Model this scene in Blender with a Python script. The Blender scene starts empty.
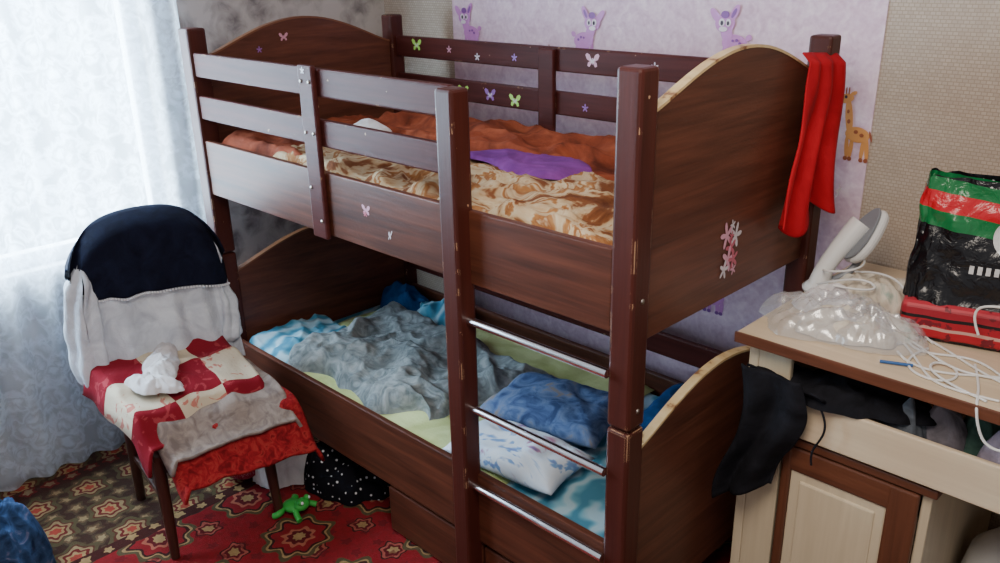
import bpy, bmesh, math, random
from mathutils import Vector, Matrix, noise
random.seed(3)
D=bpy.data; SC=bpy.context.scene
# ---------------------------------------------------------------- helpers
def link(o,parent=None):
    SC.collection.objects.link(o)
    if parent: o.parent=parent
    return o
def empty(name,loc=(0,0,0),rz=0):
    o=D.objects.new(name,None); o.location=loc; o.rotation_euler[2]=rz; o.empty_display_size=.1
    return link(o)
def mesh(name,vs,fs,mat=None,parent=None,smooth=False,uvs=None):
    me=D.meshes.new(name); me.from_pydata([tuple(v) for v in vs],[],fs); me.update()
    if uvs:
        l=me.uv_layers.new(name='UVMap')
        for p in me.polygons:
            for li in p.loop_indices: l.data[li].uv=uvs[me.loops[li].vertex_index]
    if smooth:
        for p in me.polygons: p.use_smooth=True
    o=D.objects.new(name,me)
    if mat: me.materials.append(mat)
    return link(o,parent)
def bevel(o,w,seg=2):
    m=o.modifiers.new('b','BEVEL'); m.width=w; m.segments=seg; m.limit_method='ANGLE'
    return o
def box(name,a,b,mat,parent=None,bv=.004):
    x0,y0,z0=a; x1,y1,z1=b
    vs=[(x0,y0,z0),(x1,y0,z0),(x1,y1,z0),(x0,y1,z0),(x0,y0,z1),(x1,y0,z1),(x1,y1,z1),(x0,y1,z1)]
    fs=[(0,3,2,1),(4,5,6,7),(0,1,5,4),(1,2,6,5),(2,3,7,6),(3,0,4,7)]
    o=mesh(name,vs,fs,mat,parent)
    if bv: bevel(o,bv)
    return o
def prism(name,pts,ext,mat,parent=None,bv=.003):
    n=len(pts); e=Vector(ext)
    vs=[Vector(p) for p in pts]+[Vector(p)+e for p in pts]
    fs=[tuple(range(n))[::-1],tuple(range(n,2*n))]+[(i,(i+1)%n,n+(i+1)%n,n+i) for i in range(n)]
    o=mesh(name,vs,fs,mat,parent)
    bm=bmesh.new(); bm.from_mesh(o.data); bmesh.ops.recalc_face_normals(bm,faces=bm.faces); bm.to_mesh(o.data); bm.free()
    if bv: bevel(o,bv)
    return o
def tube(name,pts,r,mat,parent=None,cyc=False,rs=None,res=6):
    c=D.curves.new(name,'CURVE'); c.dimensions='3D'; c.bevel_depth=r; c.bevel_resolution=res; c.use_fill_caps=True
    s=c.splines.new('NURBS' if len(pts)>2 else 'POLY'); s.points.add(len(pts)-1)
    for i,p in enumerate(pts):
        s.points[i].co=(*p,1)
        if rs: s.points[i].radius=rs[i]
    if len(pts)>2: s.use_endpoint_u=True; s.order_u=4 if len(pts)>3 else 3
    s.use_cyclic_u=cyc; c.resolution_u=8
    o=D.objects.new(name,c); c.materials.append(mat)
    link(o,parent); return o
def sheet(name,fn,nu,nv,mat,parent=None,th=.0,smooth=True):
    vs=[];uv=[];fs=[]
    for i in range(nu+1):
        for j in range(nv+1):
            u=i/nu;v=j/nv; vs.append(fn(u,v)); uv.append((u,v))
    for i in range(nu):
        for j in range(nv):
            a=i*(nv+1)+j; fs.append((a,a+nv+1,a+nv+2,a+1))
    o=mesh(name,vs,fs,mat,parent,smooth,uv)
    if th:
        m=o.modifiers.new('s','SOLIDIFY'); m.thickness=th; m.offset=-1
    return o
def N(x,y,z=0,s=1): return noise.noise(Vector((x*s,y*s,z*s)))
def ridge(x,y,z=0,s=1): return 1-abs(N(x,y,z,s))*2.2
def sst(a,b,x):
    t=min(1,max(0,(x-a)/(b-a))); return t*t*(3-2*t)
def heap(name,c,rx,ry,h,mat,seed=0,rot=0,parent=None,fold=1.0,fs=7,n=48):
    cr,sr=math.cos(rot),math.sin(rot)
    def f(u,v):
        a=v*2*math.pi; ca,sa=math.cos(a),math.sin(a)
        e=1+.30*N(ca*1.4,sa*1.4,seed+.3)+.12*N(ca*4,sa*4,seed+5)
        x=rx*u*ca*e; y=ry*u*sa*e
        prof=max(0,1-u**2.6)**.6
        wx=x+.03*N(x,y,seed+21,9); wy=y+.03*N(x,y,seed+23,9)
        k=.58+.3*ridge(wx,wy,seed+.7,fs)+.2*ridge(wx,wy,seed+3.7,fs*2.2)*fold+.18*N(x,y,seed+9,4)
        z=h*prof*max(.1,k)
        return (c[0]+x*cr-y*sr,c[1]+x*sr+y*cr,c[2]+z+.002)
    return sheet(name,f,n//2,n*2,mat,parent)
def lathe(name,prof,c,mat,parent=None,n=32,sx=1,sy=1):
    vs=[];fs=[]
    for r,z in prof:
        for k in range(n):
            a=2*math.pi*k/n; vs.append((c[0]+r*sx*math.cos(a),c[1]+r*sy*math.sin(a),c[2]+z))
    for i in range(len(prof)-1):
        for k in range(n):
            fs.append((i*n+k,i*n+(k+1)%n,(i+1)*n+(k+1)%n,(i+1)*n+k))
    return mesh(name,vs,fs,mat,parent,True)
def blob(nm,c,r,mat,parent=None,sub=3,M_=None):
    bm=bmesh.new(); bmesh.ops.create_icosphere(bm,subdivisions=sub,radius=1)
    for q in bm.verts:
        p=Vector((q.co.x*r[0],q.co.y*r[1],q.co.z*r[2]))
        if M_: p=M_@p
        q.co=Vector(c)+p
    me=D.meshes.new(nm); bm.to_mesh(me); bm.free(); me.materials.append(mat)
    for p in me.polygons: p.use_smooth=True
    return link(D.objects.new(nm,me),parent)
# ---------------------------------------------------------------- materials
class M:
    def __init__(s,name,rough=.6,spec=.5):
        s.m=D.materials.new(name); s.m.use_nodes=True; s.t=s.m.node_tree; s.b=s.t.nodes['Principled BSDF']
        s.b.inputs['Roughness'].default_value=rough; s.b.inputs['Specular IOR Level'].default_value=spec
    def n(s,t,**k):
        nd=s.t.nodes.new(t)
        for a,b in k.items():
            if a.startswith('i_'):
                nd.inputs[int(a[2:]) if a[2:].isdigit() else a[2:]].default_value=b
            else: setattr(nd,a,b)
        return nd
    def l(s,a,b): s.t.links.new(a,b)
    def co(s,kind='Object',scale=(1,1,1),rot=(0,0,0)):
        tc=s.n('ShaderNodeTexCoord'); mp=s.n('ShaderNodeMapping'); mp.inputs['Scale'].default_value=scale; mp.inputs['Rotation'].default_value=rot
        s.l(tc.outputs[kind],mp.inputs['Vector']); return mp.outputs[0]
    def ramp(s,f,stops,const=False):
        r=s.n('ShaderNodeValToRGB'); e=r.color_ramp.elements
        if const: r.color_ramp.interpolation='CONSTANT'
        while len(e)<len(stops): e.new(.5)
        for i,(p,c) in enumerate(stops): e[i].position=p; e[i].color=(*c,1)
        s.l(f,r.inputs[0]); return r.outputs[0]
    def noise(s,v,sc,det=3,dist=0,rough=.55):
        nd=s.n('ShaderNodeTexNoise'); nd.inputs['Scale'].default_value=sc; nd.inputs['Detail'].default_value=det; nd.inputs['Distortion'].default_value=dist; nd.inputs['Roughness'].default_value=rough
        s.l(v,nd.inputs['Vector']); return nd.outputs['Fac']
    def vor(s,v,sc,out='Distance',feat='F1',rnd=1):
        nd=s.n('ShaderNodeTexVoronoi'); nd.feature=feat; nd.inputs['Scale'].default_value=sc; nd.inputs['Randomness'].default_value=rnd
        s.l(v,nd.inputs['Vector']); return nd.outputs[out]
    def mix(s,f,a,b,mode='MIX'):
        nd=s.n('ShaderNodeMixRGB',blend_type=mode)
        for i,x in enumerate((f,a,b)):
            if isinstance(x,(int,float)): nd.inputs[i].default_value=x
            elif isinstance(x,tuple): nd.inputs[i].default_value=(*x,1)
            else: s.l(x,nd.inputs[i])
        return nd.outputs[0]
    def math(s,op,a,b=0.0,c=0.0):
        nd=s.n('ShaderNodeMath',operation=op)
        for i,x in enumerate((a,b,c)):
            if isinstance(x,(int,float)): nd.inputs[i].default_value=x
            else: s.l(x,nd.inputs[i])
        return nd.outputs[0]
    def col(s,c):
        if isinstance(c,tuple): s.b.inputs['Base Color'].default_value=(*c,1)
        else: s.l(c,s.b.inputs['Base Color'])
        return s
    def bump(s,h,st=.3,d=.01):
        b=s.n('ShaderNodeBump'); b.inputs['Strength'].default_value=st; b.inputs['Distance'].default_value=d
        s.l(h,b.inputs['Height']); s.l(b.outputs[0],s.b.inputs['Normal']); return s
def rgb(r,g,b): 
    f=lambda c:(c/255/12.92 if c/255<=.04045 else ((c/255+.055)/1.055)**2.4)
    return (f(r),f(g),f(b))
def plain(name,c,rough=.6,bump=0,sc=60,var=.12,metal=0):
    m=M(name,rough); v=m.co(); nz=m.noise(v,sc,3)
    m.col(m.mix(m.math('MULTIPLY',nz,var*2),c,tuple(x*.6 for x in c)))
    m.b.inputs['Metallic'].default_value=metal
    if bump: m.bump(nz,bump)
    return m.m
def wood(name,dark,lite,axis,rough=.3,sc=1,spec=.5,chips=0):
    m=M(name,rough,spec); s=[26,26,26]; s[axis]=1.6
    v=m.co('Object',tuple(x*sc for x in s)); n1=m.noise(v,1.0,5,.6)
    s2=[70,70,70]; s2[axis]=3; n2=m.noise(m.co('Object',tuple(s2)),1.5,2)
    f=m.mix(.3,n1,n2); c=m.ramp(f,[(.3,dark),(.5,tuple((a+b)/2 for a,b in zip(dark,lite))),(.68,lite)])
    if chips:
        # worn paint: compare rounded-edge normal with flat normal, break it up with noise
        bv=m.n('ShaderNodeBevel'); bv.samples=4; bv.inputs['Radius'].default_value=.005
        ge=m.n('ShaderNodeNewGeometry'); dp=m.n('ShaderNodeVectorMath',operation='DOT_PRODUCT'); m.l(bv.outputs[0],dp.inputs[0]); m.l(ge.outputs['Normal'],dp.inputs[1])
        ed=m.math('GREATER_THAN',m.math('SUBTRACT',1.0,dp.outputs['Value']),.02)
        nz=m.math('GREATER_THAN',m.noise(m.co(),15,4),chips)
        c=m.mix(m.math('MULTIPLY',ed,nz),c,rgb(176,140,108))
        c=m.mix(m.math('GREATER_THAN',m.noise(m.co(),34,2),.765),c,rgb(170,136,108))
    m.col(c); m.bump(n2,.05); return m.m
w_panelX=wood('walnut_laminate_x',rgb(52,27,19),rgb(98,54,38),0,.42,1,.2)
w_panelY=wood('walnut_laminate_y',rgb(62,33,24),rgb(102,58,42),1,.4,1,.3)
w_post=wood('post_wood',rgb(56,23,18),rgb(74,32,24),2,.42,1,.25,.60)
w_rail=wood('rail_wood',rgb(56,25,24),rgb(80,38,34),0,.42,1,.10,.64)
def edgemat():
    m=M('worn_edge_band',.5); v=m.co(); m.col(m.ramp(m.noise(v,22,4),[(.34,rgb(120,78,50)),(.42,rgb(190,160,114)),(.8,rgb(210,188,146))])); return m.m
w_edge=edgemat()
w_edgeb=plain('edge_band_brown',rgb(110,68,42),.4)
m_steel=plain('chrome_tube',(.85,.86,.9),.2,0,20,.05,1)
m_screw=plain('screw_cap',(.5,.45,.4),.3,0,20,.05,1)
# ---------------------------------------------------------------- camera
cd=D.cameras.new('camera'); cam=D.objects.new('camera',cd); SC.collection.objects.link(cam); SC.camera=cam
r=Vector((.7121,.7018,-.0198)); u=Vector((-.2374,.2672,.9339)); f=Vector((-.6607,.6603,-.3569))
cam.matrix_world=Matrix.Translation(Vector((3.1251,-1.5755,1.978)))@Matrix((r,u,-f)).transposed().to_4x4()
cd.sensor_width=36; cd.lens=848.05*36/1000; cd.clip_start=.05
# ---------------------------------------------------------------- room
XW=-.42; YW=1.19; ZC=2.6
m=M('wallpaper_beige',.75,.3); v=m.co()
br=m.n('ShaderNodeTexBrick'); br.inputs['Scale'].default_value=1; br.inputs['Mortar Size'].default_value=.0012; br.inputs['Brick Width'].default_value=.016; br.inputs['Row Height'].default_value=.011
br.inputs['Color1'].default_value=(*rgb(190,174,158),1); br.inputs['Color2'].default_value=(*rgb(176,160,144),1); br.inputs['Mortar'].default_value=(*rgb(152,136,120),1)
mp=m.n('ShaderNodeMapping'); mp.inputs['Rotation'].default_value=(math.pi/2,0,0); m.l(v,mp.inputs[0]); m.l(mp.outputs[0],br.inputs[0])
m.col(m.mix(m.math('MULTIPLY',m.noise(v,9,4),.5),br.outputs[0],rgb(158,143,128))); m.bump(br.outputs['Fac'],.3,.002); m_beige=m.m
m=M('wallpaper_pink',.7,.3); v=m.co(); n1=m.noise(v,16,6,1.2); n2=m.noise(v,60,3)
m.col(m.ramp(m.mix(.35,n1,n2),[(.35,rgb(204,170,190)),(.5,rgb(218,190,206)),(.65,rgb(232,210,220))])); m.bump(n2,.15,.002); m_pink=m.m
m=M('wallpaper_white_floral',.7,.3); v=m.co(); n1=m.vor(v,9); n2=m.noise(v,12,5,1.5)
m.col(m.ramp(m.mix(.5,n1,n2),[(.3,rgb(116,110,110)),(.45,rgb(162,156,152)),(.6,rgb(184,178,174))])); m_wf=m.m
m_floor=wood('floor_boards',rgb(70,40,25),rgb(110,70,45),0,.5)
box('floor',(XW-.1,-3.6,-.06),(4.6,YW+.1,-.004),m_floor,bv=0)
# carpet: lattice of petalled medallions, arabesque ground, coloured border
m=M('oriental_carpet',.95,.1); v=m.co()
wob=m.mix(.06,v,m.n('ShaderNodeTexNoise',i_Scale=11.0).outputs['Color'],'ADD')
wob=m.mix(.025,wob,m.n('ShaderNodeTexNoise',i_Scale=50.0).outputs['Color'],'ADD')
sep=m.n('ShaderNodeSeparateXYZ'); m.l(wob,sep.inputs[0]); X,Y=sep.outputs[0],sep.outputs[1]
sp0=m.n('ShaderNodeSeparateXYZ'); m.l(v,sp0.inputs[0]); X0,Y0=sp0.outputs[0],sp0.outputs[1]
def medal(cell,ox,oy,pet,amp):
    a=m.math('DIVIDE',m.math('ADD',X,ox),cell); b=m.math('DIVIDE',m.math('ADD',Y,oy),cell)
    fa=m.math('SUBTRACT',m.math('FRACT',a),.5); fb=m.math('SUBTRACT',m.math('FRACT',b),.5)
    r2=m.math('SQRT',m.math('ADD',m.math('MULTIPLY',fa,fa),m.math('MULTIPLY',fb,fb)))
    an=m.math('ARCTAN2',fb,fa)
    return m.math('MULTIPLY',r2,m.math('ADD',m.math('MULTIPLY',m.math('SINE',m.math('MULTIPLY',an,float(pet))),amp),1.0))
g1=medal(.36,.10,.07,8,.12); g2=medal(.20,.185,.155,6,.14); g3=medal(.085,.02,.03,5,.2)
gold=rgb(178,146,98); dk=rgb(40,26,26); red=rgb(146,26,36); ol=rgb(84,82,54); wine=rgb(96,20,30)
fl1=m.ramp(g1,[(0,gold),(.06,wine),(.11,rgb(188,110,86)),(.15,red),(.24,dk),(.27,gold),(.295,ol),(.34,red)],True)
fl2=m.ramp(g2,[(0,gold),(.09,wine),(.15,rgb(176,90,76)),(.20,dk),(.235,red)],True)
in1=m.math('LESS_THAN',g1,.34); in3=m.math('LESS_THAN',g3,.2)
field=m.mix(in1,m.mix(m.math('MULTIPLY',in3,.6),fl2,wine),fl1)
b1=m.ramp(g2,[(0,rgb(180,70,56)),(.09,gold),(.15,rgb(110,34,34)),(.21,rgb(160,138,98)),(.27,rgb(92,50,38)),(.31,ol),(.42,rgb(58,52,38))],True)
b3=m.ramp(g3,[(0,rgb(160,136,98)),(.16,rgb(106,88,62)),(.28,rgb(70,64,46)),(.4,rgb(50,42,34))],True)
bord=m.mix(m.math('LESS_THAN',g2,.40),b3,b1)
edge=m.math('GREATER_THAN',m.math('ADD',X0,m.math('MULTIPLY',m.math('SINE',m.math('MULTIPLY',Y0,30.0)),.015)),.34)
band=m.math('LESS_THAN',m.math('ABSOLUTE',m.math('SUBTRACT',X0,.32)),.028)
band2=m.math('LESS_THAN',m.math('ABSOLUTE',m.math('SUBTRACT',X0,-.27)),.035)
c=m.mix(edge,bord,field); c=m.mix(band,c,m.ramp(g3,[(0,gold),(.2,rgb(54,26,24))],True)); c=m.mix(band2,c,m.ramp(g3,[(0,rgb(140,120,90)),(.2,rgb(110,30,30)),(.35,rgb(50,34,28))],True))
c=m.mix(m.math('MULTIPLY',m.noise(v,38,5),.7),c,rgb(72,34,28)); c=m.mix(m.math('MULTIPLY',m.noise(v,300,2),.35),c,rgb(30,14,14)); m.col(c); m.bump(m.noise(v,300,2),.5,.006)
m_carpet=m.m
box('oriental_carpet',(XW+.03,-2.4,-.003),(2.0,1.1,.006),m_carpet,bv=.002)
box('wall_back',(XW-.1,YW,0),(4.6,YW+.12,ZC),m_beige,bv=0)
box('trim_wallpaper_panel_pink',(.09,YW-.004,.0),(2.06,YW+.004,ZC),m_pink,bv=0)
WY0,WY1,WZ0,WZ1=-2.1,-.05,.86,2.35
wl=empty('wall_window')
box('below',(XW-.14,-3.6,0),(XW,YW,WZ0),m_wf,wl,0)
box('above',(XW-.14,-3.6,WZ1),(XW,YW,ZC),m_wf,wl,0)
box('right',(XW-.14,WY1,WZ0),(XW,YW,WZ1),m_wf,wl,0)
box('left',(XW-.14,-3.6,WZ0),(XW,WY0,WZ1),m_wf,wl,0)
m_white=plain('white_paint',rgb(225,228,232),.4,0,30,.06)
wn=empty('window_1')
for nm,a,b in [('bottom',(XW-.1,WY0,WZ0),(XW-.04,WY1,WZ0+.06)),('top',(XW-.1,WY0,WZ1-.06),(XW-.04,WY1,WZ1)),
   ('l',(XW-.1,WY0,WZ0),(XW-.04,WY0+.06,WZ1)),('r',(XW-.1,WY1-.06,WZ0),(XW-.04,WY1,WZ1)),('mullion',(XW-.1,-1.2,WZ0),(XW-.04,-1.12,WZ1))]:
    box('frame_'+nm,a,b,m_white,wn,.004)
box('sill',(XW-.02,WY0-.05,WZ0-.03),(XW+.035,WY1+.05,WZ0+.005),m_white,wn,.006)
# curtain
m=M('lace_curtain',.8,.2); v=m.co(); t=m.t
fl=m.vor(v,11); dn=m.noise(v,18,4,1.2); patt=m.ramp(m.mix(.5,fl,dn),[(.30,(.92,.92,.92)),(.42,(.55,.55,.55)),(.5,(.86,.86,.86)),(.62,(.50,.50,.50))])
tr=m.n('ShaderNodeBsdfTransparent'); tl=m.n('ShaderNodeBsdfTranslucent'); tl.inputs[0].default_value=(.82,.92,1,1)
df=m.n('ShaderNodeBsdfDiffuse'); df.inputs[0].default_value=(.74,.84,.96,1)
m1=m.n('ShaderNodeMixShader',i_0=.6); m.l(df.outputs[0],m1.inputs[1]); m.l(tl.outputs[0],m1.inputs[2])
m2=m.n('ShaderNodeMixShader'); m.l(m.math('MULTIPLY',patt,.88),m2.inputs[0]); m.l(tr.outputs[0],m2.inputs[1]); m.l(m1.outputs[0],m2.inputs[2])
m.l(m2.outputs[0],t.nodes['Material Output'].inputs[0]); m_lace=m.m
def cur(u,v):
    y=-2.4+u*2.48; z=.02+v*2.5
    a=.022+.012*N(y,0,0,2)
    x=XW+.085+a*math.sin(y*46+1.6*N(y,z*.3,2,2))+.012*N(y,z,5,4)
    return (x,y,z)
sheet('lace_curtain',cur,420,30,m_lace)
# ---------------------------------------------------------------- lights
def area(name,loc,target,sx,sy,e,c):
    l=D.lights.new(name,'AREA'); l.shape='RECTANGLE'; l.size=sx; l.size_y=sy; l.energy=e; l.color=c
    o=D.objects.new(name,l); o.location=loc; o.rotation_euler=(Vector(target)-Vector(loc)).to_track_quat('-Z','Y').to_euler(); SC.collection.objects.link(o); return o
area('window_daylight',(XW-.5,-1.0,1.65),(1.2,-.85,1.25),3.0,2.2,720,(.66,.84,1))
area('overhead_fill_light',(2.5,-.9,2.55),(2.0,.3,.6),.9,.9,40,(1,.89,.77))  # warm fill added overhead to brighten the room, not an actual lamp
w=D.worlds.new('world'); SC.world=w; w.use_nodes=True; w.node_tree.nodes['Background'].inputs[0].default_value=(.97,.95,1,1); w.node_tree.nodes['Background'].inputs[1].default_value=.48
# ---------------------------------------------------------------- bunk bed
bed=empty('bunk_bed')
H=1.75; J=.848
def post(nm,x0,y0,w,z0,z1): return box(nm,(x0,y0,z0),(x0+w,y0+w,z1),w_post,bed,.009)
AX=-.125; DX=-.045
for nm,x,y,wd in [('post_a',AX,-.045,.078),('post_b',1.965,-.042,.07),('post_c',1.967,.872,.07),('post_d',DX,.872,.07)]:
    post(nm+'_lower',x,y,wd,0.0065,J-.004); post(nm+'_upper',x,y,wd,J+.002,H)
post('post_e',1.40,-.086,.068,.0065,1.66)
def endpanel(nm,p0,p1,zb,zs,zp,mat,th,edge):
    n=24; P0=Vector(p0);P1=Vector(p1); top=[]
    for i in range(n+1):
        s=i/n; h=zs+(zp-zs)*math.sin(math.pi*s)**1.15 if 0<s<1 else zs
        q=P0.lerp(P1,s); top.append(Vector((q.x,q.y,h)))
    pts=[Vector((P0.x,P0.y,zb))]+top+[Vector((P1.x,P1.y,zb))]
    prism(nm,pts,(th,0,0),mat,bed,.002)
    vs=[];fs=[]
    for i,q in enumerate(top):
        vs+=[q+Vector((-.0015,0,-.004)),q+Vector((-.0015,0,.0035)),q+Vector((th+.0015,0,.0035)),q+Vector((th+.0015,0,-.004))]
    for i in range(n):
        a=4*i;b=a+4
        for k in range(3): fs.append((a+k,a+k+1,b+k+1,b+k))
    mesh(nm+'_edge_band',vs,fs,edge,bed)
endpanel('footboard_upper',(1.99,.028,0),(1.99,.872,0),1.075,1.640,1.755,w_panelY,.024,w_edge)
endpanel('footboard_lower',(1.99,.028,0),(1.99,.872,0),.17,.755,.872,w_panelY,.024,w_edge)
endpanel('headboard_upper',(AX+.035,.033,0),(DX+.03,.872,0),1.075,1.640,1.765,w_panelY,.024,w_edgeb)
endpanel('headboard_lower',(AX+.035,.033,0),(DX+.03,.872,0),.17,.755,.872,w_panelY,.024,w_edgeb)
XA=AX+.078; XB=1.965
box('side_board_upper_front',(XA,-.035,1.107),(XB,-.012,1.325),w_panelX,bed)
box('side_board_lower_front',(XA,-.035,.215),(XB,-.012,.472),w_panelX,bed)
box('side_board_upper_back',(DX+.07,.895,1.107),(XB,.918,1.325),w_panelX,bed)
box('side_board_lower_back',(DX+.07,.895,.215),(XB,.918,.472),w_panelX,bed)
box('guard_rail_top',(XA,-.035,1.572),(1.405,-.013,1.662),w_rail,bed,.006)
box('guard_rail_mid',(XA,-.035,1.410),(1.405,-.013,1.500),w_rail,bed,.006)
box('guard_slat',(.70,-.056,1.095),(.785,-.036,1.672),w_rail,bed,.008)
box('back_rail_top',(DX+.07,.895,1.572),(XB,.918,1.662),w_rail,bed,.006)
box('back_rail_mid',(DX+.07,.895,1.410),(XB,.918,1.500),w_rail,bed,.006)
box('back_slat',(.90,.874,1.30),(.98,.894,1.655),w_rail,bed,.006)
box('back_rail_lower_bunk',(DX+.07,.895,.56),(XB,.918,.65),w_rail,bed,.006)
box('slat_base_upper',(XA,-.01,1.125),(XB,.893,1.14),w_rail,bed,0)
box('slat_base_lower',(XA,-.01,.232),(XB,.893,.247),w_rail,bed,0)
for i,z in enumerate((1.0,.712,.437)):
    tube('ladder_rung_%d'%i,[(1.465,-.0505,z),(1.970,-.0485,z)],.0125,m_steel,bed)
for i,(x,z) in enumerate([(.72,1.62),(.765,1.62),(.72,1.455),(.765,1.455),(.72,1.27),(.765,1.16)]):
    o=lathe('screw_%d'%i,[(0.0,.0),(.006,.0),(.006,.002),(.0,.003)],(0,0,0),m_screw,bed,12); o.location=(x,-.057,z); o.rotation_euler=(math.pi/2,0,0)
for nm,y,z in (('bolt_b1',-.005,.90),('bolt_b2',-.005,1.20),('bolt_b3',-.005,.35)):
    o=lathe(nm,[(0,0),(.007,0),(.007,.002),(0,.003)],(0,0,0),m_screw,bed,12); o.location=(2.0352,y,z); o.rotation_euler=(0,math.pi/2,0)
box('drawer_front_1',(.985,-.030,.015),(1.47,-.010,.198),w_panelX,bed)
box('drawer_front_2',(1.482,-.030,.015),(1.955,-.010,.198),w_panelX,bed)
for x in (1.0,1.49):
    box('drawer_box_%d'%int(x*10),(x,-.009,.02),(x+.44,.6,.15),w_rail,bed,0)
# stickers
BF=[(0,-.35),(.08,-.1),(.35,-.55),(.62,-.45),(.55,-.12),(.3,0),(.7,.2),(.9,.6),(.7,.8),(.35,.65),(.08,.15),(.05,.35),(-.05,.35),(-.08,.15),(-.35,.65),(-.7,.8),(-.9,.6),(-.7,.2),(-.3,0),(-.55,-.12),(-.62,-.45),(-.35,-.55),(-.08,-.1)]
FL=[((.62+.38*math.cos(5*a))*math.sin(a),(.62+.38*math.cos(5*a))*math.cos(a)) for a in [k*math.pi/20 for k in range(40)]]
def sticker(nm,c,ux,uz,s,mat,kind='butterfly',parent=None):
    pts={'butterfly':BF,'flower':FL}[kind]
    C=Vector(c); U=Vector(ux);Z=Vector(uz)
    vs=[C]+[C+U*(a*s)+Z*(b*s) for a,b in pts]; n=len(pts)
    return mesh(nm,vs,[(0,1+i,1+(i+1)%n) for i in range(n)],mat,parent)
st_p=plain('sticker_pink',rgb(220,160,180),.4,0,50,.5); st_w=plain('sticker_white',rgb(215,205,210),.4,0,60,.5); st_g=plain('sticker_green',rgb(160,215,90),.4); st_r=plain('sticker_red',rgb(196,90,110),.4,0,70,.5); st_v=plain('sticker_violet',rgb(150,100,180),.4,0,70,.5)
X_=(1,0,0);Z_=(0,0,1); Y_=(0,1,0)
sticker('sticker_a',(.99,-.0365,1.235),X_,Z_,.024,st_p,parent=bed); sticker('sticker_a2',(.985,-.0367,1.225),X_,Z_,.012,st_r,'flower',bed)
sticker('sticker_b',(1.105,-.0365,1.175),(.6,0,.2),(.3,0,1.2),.018,st_w,'butterfly',bed)
sticker('sticker_c',(.735,-.0575,1.655),X_,Z_,.012,st_w,'flower',bed)
# flower-fairy sticker: blossom wings + skirt of petals
for i,(y,z,s,mt) in enumerate([(.405,1.262,.036,st_p),(.452,1.252,.034,st_w),(.43,1.222,.030,st_r),(.418,1.19,.036,st_p),(.446,1.185,.028,st_r),(.40,1.165,.026,st_w),(.43,1.287,.015,st_w),(.428,1.256,.014,st_r),(.448,1.155,.016,st_p)]):
    sticker('fairy_sticker_%d'%i,(2.0162+.0003*i,y,z),(0,.9,.25*(-1)**i),(0,-.25*(-1)**i,1.1),s,mt,'flower',bed)
for i,(x,z,mt,k) in enumerate([(.17,1.625,st_g,'butterfly'),(.55,1.60,st_w,'flower'),(.76,1.61,st_v,'flower'),(.46,1.45,st_g,'butterfly'),(.62,1.45,st_v,'butterfly'),(1.15,1.62,st_p,'butterfly'),(.76,1.44,st_g,'butterfly'),(.38,1.62,st_p,'flower'),(1.30,1.45,st_g,'butterfly'),(1.42,1.62,st_w,'flower'),(.30,1.46,st_p,'flower'),(1.12,1.45,st_v,'flower')]):
    sticker('sticker_back_%d'%i,(x,.8935,z),X_,Z_,.036 if k=='butterfly' else .016,mt,k,bed)
    if k=='butterfly': sticker('sticker_back_in_%d'%i,(x,.8932,z),X_,Z_,.014,st_w,k,bed)
for i,(x,z,mt) in enumerate([(.35,.60,st_g),(.75,.61,st_p),(1.10,.60,st_w),(1.85,.61,st_v)]): sticker('sticker_low_%d'%i,(x,.8935,z),X_,Z_,.028,mt,'butterfly',bed)
sticker('sticker_head',(DX+.012,.36,1.69),Y_,Z_,.024,st_p,parent=bed); sticker('sticker_head2',(DX+.0,.25,1.65),Y_,Z_,.014,st_v,'flower',parent=bed)
# ---------------------------------------------------------------- bedding
def fabric(name,stops,sc,kind='noise',rough=.9,bs=.3,const=False,dist=1.2,coord='Object',bsc=90):
    m=M(name,rough,.15); v=m.co(coord)
    if kind=='noise': f=m.noise(v,sc,4,dist)
    elif kind=='vor': 
        d=m.mix(.12,v,m.n('ShaderNodeTexNoise',i_Scale=sc*.8).outputs['Color'],'ADD'); f=m.vor(d,sc)
    m.col(m.ramp(f,stops,const)); m.bump(m.noise(v,bsc,3),bs,.006); return m.m
f_floral=fabric('floral_blanket',[(.28,rgb(84,44,26)),(.40,rgb(124,76,46)),(.435,rgb(178,150,114)),(.50,rgb(190,172,142)),(.525,rgb(158,112,70)),(.56,rgb(136,86,50)),(.59,rgb(184,162,130)),(.66,rgb(110,64,38))],5,dist=1.5)
f_orange=fabric('rust_blanket',[(.3,rgb(80,36,24)),(.5,rgb(130,62,40)),(.65,rgb(150,80,54))],6)
f_purple=fabric('purple_cloth',[(.3,rgb(90,40,110)),(.7,rgb(128,66,144))],8)
m=M('grey_crinkled',.85,.2); v=m.co(); n1=m.noise(v,14,5,1.8); n2=m.vor(v,30)
m.col(m.ramp(n1,[(.33,rgb(92,100,102)),(.5,rgb(124,132,134)),(.66,rgb(152,158,158))])); m.bump(m.mix(.5,n1,n2),.6,.012); f_grey=m.m
f_green=fabric('green_sheet',[(.35,rgb(166,176,114)),(.65,rgb(198,208,150))],5)
m=M('cyan_mattress_cover',.85,.2); v=m.co(); wv=m.n('ShaderNodeTexWave'); wv.inputs['Scale'].default_value=3.2; wv.inputs['Distortion'].default_value=9; wv.inputs['Detail Scale'].default_value=2; m.l(v,wv.inputs[0])
m.col(m.ramp(wv.outputs['Fac'],[(.1,rgb(72,134,160)),(.5,rgb(112,170,190)),(.9,rgb(164,196,208))])); f_cyan=m.m
f_blue=fabric('blue_pillowcase',[(.35,rgb(52,70,108)),(.5,rgb(84,106,146)),(.62,rgb(108,126,158)),(.72,rgb(140,128,120))],14)
f_navyb=fabric('deep_blue_fabric',[(.3,rgb(14,44,84)),(.7,rgb(24,72,122))],9)
m=M('printed_pillowcase',.85,.2); v=m.co('Object',(1,1,1)); n1=m.noise(v,6,3,1.8)
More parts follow.
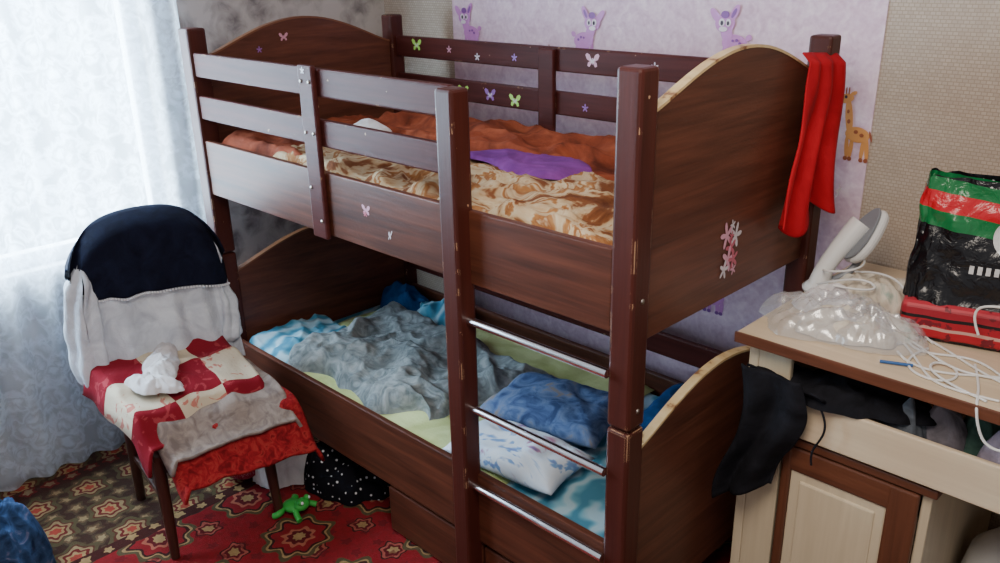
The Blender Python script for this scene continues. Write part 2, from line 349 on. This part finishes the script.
m.col(m.ramp(n1,[(.30,rgb(60,80,140)),(.36,rgb(170,130,160)),(.41,rgb(190,205,222)),(.55,rgb(205,214,224)),(.60,rgb(110,150,196)),(.70,rgb(120,90,150))])); f_print=m.m
f_white=fabric('white_cloth',[(.3,rgb(190,186,188)),(.7,rgb(222,218,218))],10)
def mattress(nm,a,b,mat):
    o=box(nm,a,b,mat,None,0); bevel(o,.03,4)
    for p in o.data.polygons: p.use_smooth=True
    return o
mattress('mattress',(XA+.02,0,1.142),(1.955,.885,1.285),f_cyan)
mattress('mattress',(XA+.02,0,.249),(1.955,.885,.405),f_cyan)
def quilt(nm,P,base,amp,seed,mat,sc=4,nu=90,nv=60,edge=.06,wob=.03,fine=.15,skew=(1,1)):
    def f(u,v):
        x=(P[0][0]*(1-u)+P[1][0]*u)*(1-v)+(P[3][0]*(1-u)+P[2][0]*u)*v
        y=(P[0][1]*(1-u)+P[1][1]*u)*(1-v)+(P[3][1]*(1-u)+P[2][1]*u)*v
        e=min(u,1-u,v,1-v)
        if e<.12:
            k=(1-e/.12)*wob; x+=k*N(x,y,seed+11,5); y+=k*N(x,y,seed+17,5)
        wx=x+.05*N(x,y,seed+31,5); wy=y+.05*N(x,y,seed+33,5)
        h=amp*(.55*ridge(wx*skew[0],wy*skew[1],seed,sc)+.3*ridge(wx*.8,wy*1.3,seed+4,sc*2.1)+fine*ridge(wx,wy,seed+8,sc*4.5))
        ed=min(1,e/edge); ed=math.sin(ed*math.pi/2)
        z=base+max(0,h+amp*.25)*ed+.006*ed
        y=min(max(y,-.008),.888)
        return (x,y,z)
    return sheet(nm,f,nu,nv,mat)
quilt('floral_blanket',[(.35,.0),(1.95,.0),(1.95,.52),(.30,.47)],1.290,.05,1,f_floral,4.0,skew=(1.3,.8))
quilt('rust_blanket',[(.25,.46),(1.93,.51),(1.93,.885),(.05,.885)],1.31,.058,5,f_orange,3.2,skew=(.7,1.4))
quilt('rust_blanket',[(-.02,.005),(.60,.005),(.50,.5),(-.02,.8)],1.292,.05,8,f_orange,3.6)
quilt('purple_cloth',[(1.05,.36),(1.42,.30),(1.52,.47),(1.15,.53)],1.346,.016,2,f_purple,5,30,30,wob=.12)
heap('white_cloth',(.42,.40,1.345),.10,.04,.055,f_white,4,.5)
quilt('green_sheet',[(.05,.0),(1.5,.0),(1.5,.885),(.05,.885)],.41,.018,3,f_green,3)
quilt('crinkled_blanket',[(.24,.05),(1.10,.08),(1.20,.64),(.10,.70)],.42,.09,7,f_grey,3.0,nu=150,nv=110,edge=.10,wob=.12,fine=.13)
quilt('blue_sheet',[(-.02,.01),(.30,.01),(.26,.42),(-.02,.42)],.42,.055,9,f_cyan,4.0)
heap('blue_bed_cover',(.14,.76,.415),.15,.10,.12,f_navyb,3,0)
heap('cyan_cloth',(.40,.77,.415),.17,.10,.11,f_cyan,6,0)
def pillow(nm,c,lx,ly,h,rot,mat,seed):
    cr,sr=math.cos(rot),math.sin(rot); fs=[];n=28; me=[]
    for side in (1,-1):
        for i in range(n+1):
            for j in range(n+1):
                a=i/n*2-1;b=j/n*2-1
                k=(max(0,(1-a**4)*(1-b**4)))**.55
                pin=1-.10*(1-abs(a))*abs(b)**6; pin2=1-.08*(1-abs(b))*abs(a)**6
                x=a*lx*pin2;y=b*ly*pin
                z=h*k*(1 if side>0 else .75)*side+ (.012*N(x,y,seed,9)+.01*ridge(x,y,seed,12))*k*(side>0)
                me.append((c[0]+x*cr-y*sr,c[1]+x*sr+y*cr,c[2]+z))
    m_=(n+1)**2
    for s in (0,1):
        for i in range(n):
            for j in range(n):
                q=s*m_+i*(n+1)+j; f_=(q,q+n+1,q+n+2,q+1); fs.append(f_ if s==0 else f_[::-1])
    o=mesh(nm,me,fs,mat,None,True)
    bm=bmesh.new(); bm.from_mesh(o.data); bmesh.ops.remove_doubles(bm,verts=bm.verts,dist=.0005); bm.to_mesh(o.data); bm.free()
    return o
pillow('blue_pillow',(1.38,.44,.475),.24,.17,.055,.2,f_blue,2)
pillow('printed_pillow',(1.47,.14,.465),.22,.125,.05,.12,f_print,5)
pillow('navy_pillow',(1.78,.68,.48),.15,.18,.07,.1,f_navyb,6)
# ---------------------------------------------------------------- chair
ch=empty('dining_chair',(.36,-.43,0),math.radians(-8))
w_ch=wood('chair_wood',rgb(40,20,16),rgb(66,34,26),2,.35)
for i,y in enumerate((-.19,.19)):
    tube('leg_front_%d'%i,[(.175,y,.40),(.18,y,.3),(.195,y*1.01,.15),(.215,y*1.04,.010)],.021,w_ch,ch,rs=[1.15,1.1,.9,.75])
    tube('leg_back_%d'%i,[(-.235,y,.010),(-.20,y,.25),(-.20,y,.48),(-.25,y,.80),(-.31,y*.95,1.06)],.02,w_ch,ch,rs=[.9,1,1.1,1,.9])
prism('seat',[(.20,-.21,.385),(.20,.21,.385),(-.2,.2,.385),(-.2,-.2,.385)],(0,0,.04),w_ch,ch,.012)
for nm,a,b in [('apron_front',(.165,-.19,.33),(.182,.19,.385)),('apron_l',(-.19,-.2,.33),(.17,-.18,.385)),('apron_r',(-.19,.18,.33),(.17,.2,.385)),('stretcher_l',(-.2,-.195,.2),(.18,-.18,.225)),('stretcher_r',(-.2,.18,.2),(.18,.195,.225))]:
    box(nm,a,b,w_ch,ch)
n=14; pts=[(-.315,-.2+.4*i/n,1.02+.09*math.sin(math.pi*i/n)) for i in range(n+1)]
prism('top_rail',pts+[(-.30,.2,.93),(-.30,-.2,.93)],(-.022,0,0),w_ch,ch)
for k in (-.1,0,.1): tube('back_slat_%d'%int(k*10+5),[(-.215,k,.5),(-.25,k,.75),(-.305,k,.96)],.012,w_ch,ch)
f_coat=fabric('white_knit',[(.3,rgb(180,186,198)),(.7,rgb(218,224,232))],12,bs=.5,bsc=140)
f_navy=fabric('navy_fleece',[(.3,rgb(10,12,28)),(.7,rgb(20,25,46))],14)
jk=empty('jacket',(.36,-.43,0),math.radians(-8))
def backx(z): return -.20-.11*max(0,(z-.48)/.6)
def coat(w,zb,zt,off,seed,zarc=.13,foldamp=.02,flare=0,nar=0,shift=0,tilt=0):
    def f(u,v):
        s=abs(v-.5)*2; side=1 if v<.5 else -1
        t=u*2-1
        top=zt+zarc*.8*(max(0,1-t*t)**.5-abs(t)**4)
        zbb=zb+.025*N(t*2,seed,0)-tilt*sst(.2,1,t)
        z=top-(top-zbb)*s
        rr=min(1,s*(top-zbb)/.07)
        th=off*math.sin(rr*math.pi/2)
        ww=w*(1+flare*s)
        if nar and t<0: ww*=1-nar*s*s
        fold=foldamp*math.sin(t*11+3*N(t*2,z*2,seed))*min(1,s*1.5)+.012*ridge(t*2,z*3,seed+2,1.5)*s*side*(foldamp>.015)
        wrap=.05*abs(t)**6
        return (backx(z)+side*(th+fold*.6)-side*wrap,t*ww+shift,z+.01)
    return f
sheet('white_body',coat(.262,.50,1.01,.040,1,flare=.08,foldamp=.026),60,90,f_coat,jk,.004)
cn=coat(.278,.845,1.035,.068,2,flare=.0,foldamp=.012,nar=.26,tilt=.05)
sheet('navy_yoke',cn,60,60,f_navy,jk,.004)
bm=bmesh.new()
for i in range(50):
    p=Vector(cn(i/49,0))+Vector((.006,0,-.004))
    bmesh.ops.create_icosphere(bm,subdivisions=1,radius=.005,matrix=Matrix.Translation(p))
for i in range(10):
    p=Vector(cn(0,.02+i*.03))+Vector((.006,-.002,0))
    bmesh.ops.create_icosphere(bm,subdivisions=1,radius=.005,matrix=Matrix.Translation(p))
me=D.meshes.new('bead_trim'); bm.to_mesh(me); bm.free(); me.materials.append(m_white); link(D.objects.new('bead_trim',me),jk)
def mksl(y0,r0,z0,L,sgn):
    def f(u,v):
        a=v*2*math.pi; z=z0-L*u
        r=(r0+.011*math.sin(5*a+u*6)+.018*u)*min(1,.35+u*5)*min(1,.45+(1-u)*8)
        return (-.262+.06*u+r*math.cos(a)*.7, y0+sgn*.03*math.sin(u*2.6)+r*math.sin(a)*.9+.01*N(u*5,v*3,y0), z)
    return f
sheet('sleeve_left',mksl(-.235,.055,.98,.45,-1),34,36,f_coat,jk)
sheet('sleeve_right',mksl(.222,.034,.86,.28,1),34,36,f_coat,jk)
# blankets on seat
m=M('patchwork_blanket',.9,.15); uv=m.co('UV',(3,3,1)); ck=m.n('ShaderNodeTexChecker'); ck.inputs['Scale'].default_value=1; m.l(uv,ck.inputs[0])
v=m.co('Object'); fn=m.ramp(m.noise(v,15,3,1.4),[(.58,(0,0,0)),(.62,(1,1,1))])
redp=m.mix(fn,rgb(130,26,40),rgb(156,56,64)); crm=m.mix(fn,rgb(204,190,166),rgb(190,120,106))
m.col(m.mix(ck.outputs['Fac'],redp,crm)); m.bump(m.noise(v,60,3),.4,.006); f_patch=m.m
f_red=fabric('red_paisley',[(.35,rgb(110,20,26)),(.5,rgb(150,32,38)),(.6,rgb(164,52,50)),(.68,rgb(120,24,30))],26)
f_beige=fabric('beige_blanket',[(.35,rgb(120,108,104)),(.65,rgb(160,148,140))],20)
bl=empty('folded_blankets')
def layer(nm,c00,c10,c11,c01,mat,th,seed,amp=.012,drop=.1,du=.72):
    c=[Vector(q) for q in (c00,c10,c11,c01)]
    def f(u,v):
        uu=min(u,du)+max(0,u-du)*.45
        p=(c[0]*(1-uu)+c[1]*uu)*(1-v)+(c[3]*(1-uu)+c[2]*uu)*v
        e=min(u,v,1-v); k=math.sin(min(1,e/.06)*math.pi/2)
        z=p.z+amp*(ridge(p.x,p.y,seed,6)-.4)*(1-.6*sst(du,1,u))+amp*.6*N(p.x,p.y,seed,14)
        z-=(1-k)*th+drop*sst(du-.12,1.0,u)
        return (p.x+.01*N(p.x,z,seed+3,8),p.y+.012*N(p.y,p.x,seed+5,8),z)
    return sheet(nm,f,70,60,mat,bl,.012)
layer('red_paisley_blanket',(.14,-.62,.52),(.78,-.64,.50),(.86,-.12,.46),(.18,-.14,.52),f_red,.06,1,.016,.17,.66)
layer('beige_blanket',(.13,-.65,.565),(.73,-.65,.53),(.78,-.16,.51),(.15,-.15,.56),f_beige,.06,4,.014,.10,.68)
layer('patchwork_blanket',(.11,-.72,.635),(.67,-.70,.565),(.68,-.21,.55),(.11,-.16,.62),f_patch,.10,6,.014,.10,.70)
heap('white_scarf',(.30,-.49,.618),.17,.065,.05,f_white,12,-.5,bl,fs=13)
heap('white_scarf_end',(.39,-.56,.600),.11,.06,.05,f_white,15,.4,bl,fs=15)
# ---------------------------------------------------------------- floor objects
m=M('polka_dot_cloth',.9,.1); v=m.co(); dd=m.vor(v,40,'Distance','F1',.35); m.col(m.ramp(dd,[(0,rgb(200,200,205)),(.17,rgb(200,200,205)),(.22,rgb(14,14,20))])); f_dot=m.m
heap('polka_dot_garment',(.62,.04,.008),.22,.13,.17,f_dot,3,.4)
heap('white_garment',(.40,-.12,.008),.12,.075,.28,f_white,9,.9)
fr=empty('toy_frog',(.62,-.215,.008),.4)
f_frog=plain('frog_green',rgb(50,160,60),.6,.2)
blob('body',(0,0,.025),(.045,.036,.022),f_frog,fr); blob('head',(.04,0,.042),(.028,.034,.022),f_frog,fr)
for s in (-1,1):
    blob('eye_%d'%s,(.05,s*.02,.062),(.012,.011,.012),f_frog,fr); blob('eye_white_%d'%s,(.058,s*.022,.064),(.006,.006,.007),m_white,fr)
    tube('arm_%d'%s,[(.03,s*.03,.03),(.05,s*.05,.015),(.065,s*.055,.01)],.011,f_frog,fr); tube('leg_%d'%s,[(-.03,s*.03,.02),(-.02,s*.06,.02),(-.045,s*.065,.01)],.012,f_frog,fr)
f_ball=fabric('pink_dotted',[(.0,rgb(200,140,150)),(.2,rgb(200,140,150)),(.3,rgb(140,36,60))],30,'vor')
blob('pink_plush_ball',(.26,-.22,.08),(.095,.085,.073),f_ball)
f_den=fabric('denim',[(.3,rgb(20,34,60)),(.6,rgb(50,74,110)),(.75,rgb(130,120,140))],18)
heap('denim_trousers',(.17,-1.13,.008),.22,.17,.30,f_den,5,.3)
# ---------------------------------------------------------------- red garment on post
f_redg=fabric('red_jersey',[(.3,rgb(150,18,30)),(.7,rgb(184,28,40))],6,bs=.1)
def garment(u,v):
    y0=.715-.125*sst(0,1,v); y1=.925+.05*v
    y=y0+(y1-y0)*u; z=1.715-.47*v-.02*u-.03*math.sin(u*7)*v+.02*math.sin(u*14)*v
    x=2.052+.018*math.sin(u*15+v*2+2*N(u*2,v*2,1))*(.25+v)+.01*N(u*4,v*3,2)+.01*v
    if v<.05: x-=(.05-v)*.5
    return (x,y,z)
rg=sheet('red_garment',garment,70,60,f_redg,None,.005)
sticker('garment_label',(2.098,.90,1.30),Y_,(0,.2,1),.022,st_w,'flower',rg)
# ---------------------------------------------------------------- desk
dk_=empty('writing_desk'); dk=dk_
m_cream=wood('cream_laminate',rgb(194,174,146),rgb(210,190,162),0,.4); m_creamv=wood('cream_laminate_v',rgb(194,178,150),rgb(210,194,166),2,.4)
w_dk=wood('desk_brown',rgb(76,42,28),rgb(106,62,42),0,.4); w_dkv=wood('desk_brown_v',rgb(76,42,28),rgb(106,62,42),2,.4)
DY=.395
box('top',(2.075,DY,.972),(3.35,YW-.01,1.0),m_cream,dk,.003)
box('top_edge',(2.072,DY-.006,.970),(3.352,DY+.002,1.001),w_dk,dk,.002)
box('stile_left',(2.10,DY+.035,0.005),(2.13,YW-.03,.97),m_creamv,dk)
box('stile_left_front',(2.13,DY+.035,0.005),(2.225,DY+.055,.97),m_creamv,dk)
box('cabinet_divider',(2.60,DY+.04,.005),(2.625,YW-.05,.71),m_creamv,dk)
box('cabinet_top',(2.10,DY+.02,.705),(2.64,YW-.05,.73),w_dk,dk)
box('side_right',(3.30,DY+.03,.005),(3.33,YW-.05,.97),m_creamv,dk)
box('tray_base',(2.23,DY+.02,.745),(3.29,YW-.15,.758),m_cream,dk)
box('tray_front',(2.228,DY+.005,.742),(3.29,DY+.022,.862),m_cream,dk)
y0=DY+.022
box('door_rail_top',(2.235,y0,.625),(2.60,y0+.02,.70),w_dk,dk,.006)
box('door_rail_bottom',(2.235,y0,.02),(2.60,y0+.02,.09),w_dk,dk,.006)
box('door_stile_r',(2.525,y0-.002,.02),(2.60,y0+.02,.70),w_dkv,dk,.006)
box('door_stile_l',(2.235,y0-.002,.02),(2.262,y0+.02,.70),w_dkv,dk,.006)
box('door_panel',(2.262,y0+.006,.09),(2.525,y0+.016,.625),m_creamv,dk,.004)
box('door_panel_raised',(2.29,y0+.0,.12),(2.50,y0+.012,.60),m_creamv,dk,.008)
cl=[fabric('clut_%d'%i,[(.3,c),(.7,tuple(min(1,x*2) for x in c))],20) for i,c in enumerate([rgb(70,74,80),rgb(100,96,102),rgb(60,84,76),rgb(120,112,124)])]
tc=empty('tray_clutter')
for i in range(10):
    heap('item_%d'%i,(2.52+i*.075,DY+.10+.05*(i%3),.76),.07,.055,.16,cl[i%4],i,i*.7,tc,n=24)
f_black=fabric('black_cloth',[(.3,rgb(12,12,16)),(.7,rgb(28,28,34))],12)
bk=empty('black_trousers')
def bc(u,v):
    x=2.12+.17*u+.03*math.sin(v*5)-.03*v; z=.93-.46*v*(1-.25*u)
    y=DY-.035-.022*math.sin(u*9+v*3)*(.3+v)+.01*N(u*3,v*5,1)
    return (x,y,z)
sheet('hanging_part',bc,30,40,f_black,bk,.006)
heap('tray_part',(2.38,DY+.10,.86),.19,.10,.06,f_black,8,.2,bk)
def bridge(u,v):
    return (2.13+.22*u,DY-.03+.12*v,.93-.03*math.sin(v*3)+.012*N(u*4,v*4,3)-.03*u)
sheet('fold_part',bridge,20,16,f_black,bk,.006)
tube('cord',[(2.33,DY-.01,.87),(2.37,DY-.03,.84),(2.36,DY-.03,.78),(2.33,DY-.03,.74),(2.34,DY-.03,.70)],.003,f_black,bk)
# garment steamer
m_wp=plain('white_plastic',rgb(218,218,216),.3,0,20,.05); m_gp=plain('grey_plastic',rgb(128,132,138),.35)
ir=empty('garment_steamer',(2.105,.83,1.0),math.radians(45))
Rm=Matrix.Rotation(math.radians(32),3,'Y')
def loc(p): return tuple(Rm@Vector(p))
def tear(k,n=26):
    P=[]
    for i in range(n+1):
        s=i/n; P.append((.060*k*math.sqrt(max(0,1-(2*s-1)**2))*(1.15-.5*s),-.09*k+.22*k*s))
    return P+[(-a,b) for a,b in P[::-1][1:-1]]
hz=.195
prism('soleplate',[loc((-.012,a,hz+b*.78)) for a,b in tear(1.05)],loc((.008,0,0)),m_gp,ir,.002)
prism('head_shell',[loc((-.004,a,hz+b*.78)) for a,b in tear(1.08)],loc((.034,0,0)),m_wp,ir,.013)
tube('neck',[(.105,0,.215),(.06,.0,.155),(.02,0,.10),(.0,0,.05),(.0,0,.02)],.029,m_wp,ir,rs=[1.2,1.1,.85,.95,1.25])
tube('handle',[(.12,0,.20),(.125,0,.12),(.10,0,.06),(.05,0,.035),(.01,0,.03)],.011,m_gp,ir)
lathe('base',[(0,0),(.058,.002),(.06,.012),(.045,.028),(.03,.04),(0,.042)],(.01,0,0),m_wp,ir,28)
blob('trigger',(.045,0,.14),(.014,.012,.022),m_gp,ir)
# transparent bag with cloth
m=M('clear_plastic',.15,.6); tr=m.n('ShaderNodeBsdfTransparent'); gl=m.n('ShaderNodeBsdfGlossy'); gl.inputs['Roughness'].default_value=.2; mx=m.n('ShaderNodeMixShader',i_0=.34); df=m.n('ShaderNodeBsdfDiffuse'); df.inputs[0].default_value=(.8,.82,.86,1)
bb=m.n('ShaderNodeBump'); bb.inputs['Strength'].default_value=.8; m.l(m.noise(m.co(),45,3,1),bb.inputs['Height']); m.l(bb.outputs[0],gl.inputs['Normal'])
mx2=m.n('ShaderNodeMixShader',i_0=.5); m.l(gl.outputs[0],mx2.inputs[1]); m.l(df.outputs[0],mx2.inputs[2]); m.l(tr.outputs[0],mx.inputs[1]); m.l(mx2.outputs[0],mx.inputs[2]); m.l(mx.outputs[0],m.t.nodes['Material Output'].inputs[0]); m_clear=m.m
pb=empty('plastic_bag_of_clothes')
f_cream=fabric('cream_cloth',[(.3,rgb(168,156,138)),(.6,rgb(208,200,186)),(.75,rgb(110,150,140))],14)
heap('contents',(2.32,.60,1.001),.17,.09,.07,f_cream,3,.5,pb,fs=12)
heap('contents_2',(2.19,.72,1.001),.10,.08,.07,f_white,13,.1,pb,fs=14)
heap('bag_film',(2.24,.61,1.001),.18,.15,.085,m_clear,7,.4,pb,fs=14,n=64)
heap('bag_film_2',(2.36,.60,1.001),.14,.11,.08,m_clear,11,.6,pb,fs=14,n=64)
heap('white_cloth_pile',(2.28,.84,1.0),.16,.10,.09,f_cream,5,.3,None,fs=13)
# carrier bag
m=M('striped_carrier_bag',.25,.5); v=m.co(); sp=m.n('ShaderNodeSeparateXYZ'); m.l(v,sp.inputs[0]); Z=sp.outputs[2]
zt=m.math('ADD',Z,m.math('MULTIPLY',sp.outputs[0],.12))
st=m.ramp(zt,[(0,rgb(14,14,18)),(.285,rgb(24,110,60)),(.325,rgb(190,28,40)),(.375,rgb(24,110,60)),(.41,rgb(14,14,18))],True)
dt=m.vor(v,46,'Distance','F1',.1); stw=m.ramp(dt,[(0,rgb(210,210,210)),(.16,rgb(210,210,210)),(.2,(0,0,0))])
dx=m.math('SUBTRACT',sp.outputs[0],.035); dz=m.math('SUBTRACT',Z,.295); rr=m.math('SQRT',m.math('ADD',m.math('MULTIPLY',dx,dx),m.math('MULTIPLY',dz,dz)))
ring=m.math('LESS_THAN',m.math('ABSOLUTE',m.math('SUBTRACT',rr,.045)),.008)
let=m.math('MULTIPLY',m.math('LESS_THAN',m.math('ABSOLUTE',m.math('SUBTRACT',Z,.205)),.011),m.math('GREATER_THAN',m.math('SINE',m.math('MULTIPLY',sp.outputs[0],330.0)),-.2))
let=m.math('MULTIPLY',let,m.math('GREATER_THAN',sp.outputs[0],-.06))
mark=m.math('MAXIMUM',ring,let)
top=m.math('GREATER_THAN',zt,.41)
c=m.mix(top,st,m.mix(1.0,st,stw,'ADD')); c=m.mix(mark,c,rgb(205,205,205)); m.col(c); m.bump(m.noise(v,18,4,1),.5,.02); m_gb=m.m
gb=empty('carrier_bag',(2.575,.80,1.0),.25)
def bagf(u,v):
    a=v*2*math.pi; z=.10+u*.33
    ca,sa=math.cos(a),math.sin(a); sq=lambda q:math.copysign(abs(q)**.45,q)
    wx=.205*(1+.05*N(ca,sa,u*3))*(1-.08*u); wy=.085*(1-.55*u)*(1+.1*N(ca*2,sa,u*3+4))
    return (wx*sq(ca)+.010*N(ca*5,sa*5,u*6), wy*sq(sa)+.014*N(ca*6,sa*6,u*6), z+.03*N(ca*2,sa,0)*u)
sheet('bag_body',bagf,40,96,m_gb,gb)
m=M('red_striped_box',.4,.4); v=m.co(); sp=m.n('ShaderNodeSeparateXYZ'); m.l(v,sp.inputs[0])
zz=m.math('ADD',sp.outputs[2],m.math('MULTIPLY',m.noise(v,9,2),.012))
bs_=m.ramp(m.math('MULTIPLY',zz,9.0),[(0,rgb(24,16,20)),(.16,rgb(168,28,40)),(.36,rgb(196,150,140)),(.44,rgb(160,26,40)),(.62,rgb(24,18,20)),(.70,rgb(150,30,44)),(.9,rgb(180,50,62))],True)
m.col(m.mix(m.math('GREATER_THAN',m.noise(v,30,3),.6),bs_,rgb(110,24,36))); f_rb=m.m
box('lower_box',(-.20,-.10,.002),(.22,.10,.105),f_rb,gb,.015)
# cables
cb=empty('charging_cables')
for i,(pts) in enumerate([[(2.45,.55,1.004),(2.5,.48,1.004),(2.62,.5,1.004),(2.7,.6,1.004),(2.8,.55,1.004)],
   [(2.35,.7,1.004),(2.45,.62,1.004),(2.55,.45,1.004),(2.6,.42,1.004),(2.72,.44,1.004)],
   [(2.2,.85,1.08),(2.3,.8,1.12),(2.38,.82,1.09),(2.42,.7,1.02),(2.5,.66,1.004)],
   [(2.60,.66,1.06),(2.57,.66,1.12),(2.6,.66,1.15),(2.7,.66,1.15),(2.75,.66,1.1)],
   [(2.12,.78,1.04),(2.2,.72,1.09),(2.28,.78,1.11),(2.33,.74,1.07),(2.2,.7,1.08)],
   [(2.4,.75,1.004),(2.44,.6,1.004),(2.52,.58,1.004),(2.58,.64,1.004),(2.66,.62,1.004),(2.75,.5,1.004)],
   [(2.14,.88,1.06),(2.10,.80,1.08),(2.16,.75,1.09),(2.25,.82,1.11),(2.2,.9,1.11)],
   [(2.50,.62,1.004),(2.47,.52,1.004),(2.53,.43,1.004),(2.62,.46,1.004),(2.60,.56,1.004),(2.52,.55,1.010),(2.56,.45,1.010),(2.70,.42,1.004)],
   [(2.44,.70,1.004),(2.52,.66,1.004),(2.64,.56,1.004),(2.74,.52,1.004),(2.85,.50,1.004)],
   [(2.62,.60,1.004),(2.66,.50,1.004),(2.68,.42,1.006),(2.69,DY-.012,1.0),(2.70,DY-.014,.95),(2.73,DY-.014,.90),(2.78,DY-.012,.92)],
   [(2.42,.66,1.004),(2.50,.60,1.008),(2.58,.52,1.008),(2.66,.54,1.004),(2.78,.60,1.004)]]):
    tube('cable_%d'%i,pts,.0032,m_wp,cb)
box('phone_charger',(2.40,.84,1.001),(2.44,.88,1.06),m_wp,None,.006)
box('phone_charger',(2.36,.97,1.001),(2.40,1.0,1.06),m_wp,None,.006)
tube('ballpoint_pen',[(2.44,.46,1.006),(2.51,.49,1.006)],.004,plain('pen_blue',rgb(40,90,150),.4))
lathe('multicooker',[(0,0),(.14,0),(.165,.03),(.17,.30),(.155,.38),(.11,.43),(.03,.445),(.03,.46),(0,.462)],(2.81,.80,.0),m_wp)
# ---------------------------------------------------------------- wall animals
a_p=plain('decal_pink_purple',rgb(204,134,200),.5,0,40,.2); a_q=plain('decal_violet',rgb(130,70,150),.5); a_o=plain('decal_orange',rgb(216,150,84),.5,0,60,.2); a_b=plain('decal_brown',rgb(150,80,50),.5); a_d=plain('decal_dark',rgb(50,30,50),.5); a_w=plain('decal_white',rgb(230,220,225),.5)
def ell(cx,cz,rx,rz,rot=0,n=20):
    c,s=math.cos(rot),math.sin(rot)
    return [(cx+rx*math.cos(a)*c-rz*math.sin(a)*s,cz+rx*math.cos(a)*s+rz*math.sin(a)*c) for a in [2*math.pi*k/n for k in range(n)]]
def animal(nm,x,z,s,parts,fl=1):
    e=empty(nm,(x,YW-.0055,z))
    for i,(mt,pts) in enumerate(parts):
        P=[(fl*a*s,-.0004*i,b*s) for a,b in pts]
        if fl<0: P=P[::-1]
        mesh('shape_%d'%i,P,[tuple(range(len(P)))],mt,e)
def fawn(c1,c2):
    L=[(c1,ell(x,-.70,.11,.36,r)) for x,r in ((-.38,.1),(-.15,-.05),(.28,-.05),(.5,.12))]
    L+=[(c2,ell(x,-1.0,.11,.09)) for x in (-.36,-.15,.28,.52)]
    return L+[(c1,ell(.08,-.25,.6,.38,-.1)),(c1,ell(.70,.02,.15,.12,.6)),(c1,ell(-.32,.15,.26,.4,.35)),(c1,ell(-.42,.55,.46,.38)),(c1,ell(-.88,.85,.16,.36,.7)),(c1,ell(-.0,.98,.16,.36,-.5)),
      (c2,ell(-.02,.96,.08,.22,-.5)),(c2,ell(-.42,.9,.2,.15)),(a_w,ell(-.56,.58,.14,.16)),(a_w,ell(-.25,.58,.12,.15)),(a_d,ell(-.55,.56,.07,.10)),(a_d,ell(-.26,.56,.06,.09)),(a_w,ell(-.47,.32,.2,.1)),(c2,ell(.2,-.1,.07,.06)),(c2,ell(.35,-.22,.07,.06)),(c2,ell(.02,-.12,.06,.05))]
def giraffe():
    L=[(a_o,ell(x,-.75,.08,.45,r)) for x,r in ((-.3,.08),(-.14,-.05),(.28,-.05),(.44,.1))]+[(a_b,ell(x,-1.15,.08,.08)) for x in (-.3,-.14,.28,.46)]
    return L+[(a_o,ell(.05,-.25,.45,.28,-.1)),(a_o,ell(-.32,.35,.14,.7,.15)),(a_o,ell(-.52,1.0,.3,.17,.2)),(a_o,ell(-.25,1.2,.13,.07,.5)),(a_b,ell(-.42,1.28,.03,.14)),(a_b,ell(-.52,1.27,.03,.14)),(a_b,ell(.0,-.15,.08,.07)),(a_b,ell(.22,-.25,.08,.07)),(a_b,ell(-.3,.2,.06,.08)),(a_b,ell(-.36,.55,.05,.07)),(a_d,ell(-.5,1.06,.05,.06)),(a_b,ell(.55,-.25,.04,.2,.3))]
for i,(x,z) in enumerate([(.21,1.68),(.88,1.68),(1.545,1.70)]):
    animal('wall_sticker_fawn',x,z,.085,fawn(a_p,a_q),1 if i!=1 else -1)
animal('wall_sticker_giraffe',2.015,1.44,.09,giraffe(),1)
animal('wall_sticker_giraffe',.66,1.55,.06,giraffe(),-1)
animal('wall_sticker_fawn',.95,.68,.085,fawn(a_o,a_b),1); animal('wall_sticker_fawn',1.55,.74,.08,fawn(a_p,a_q),-1)
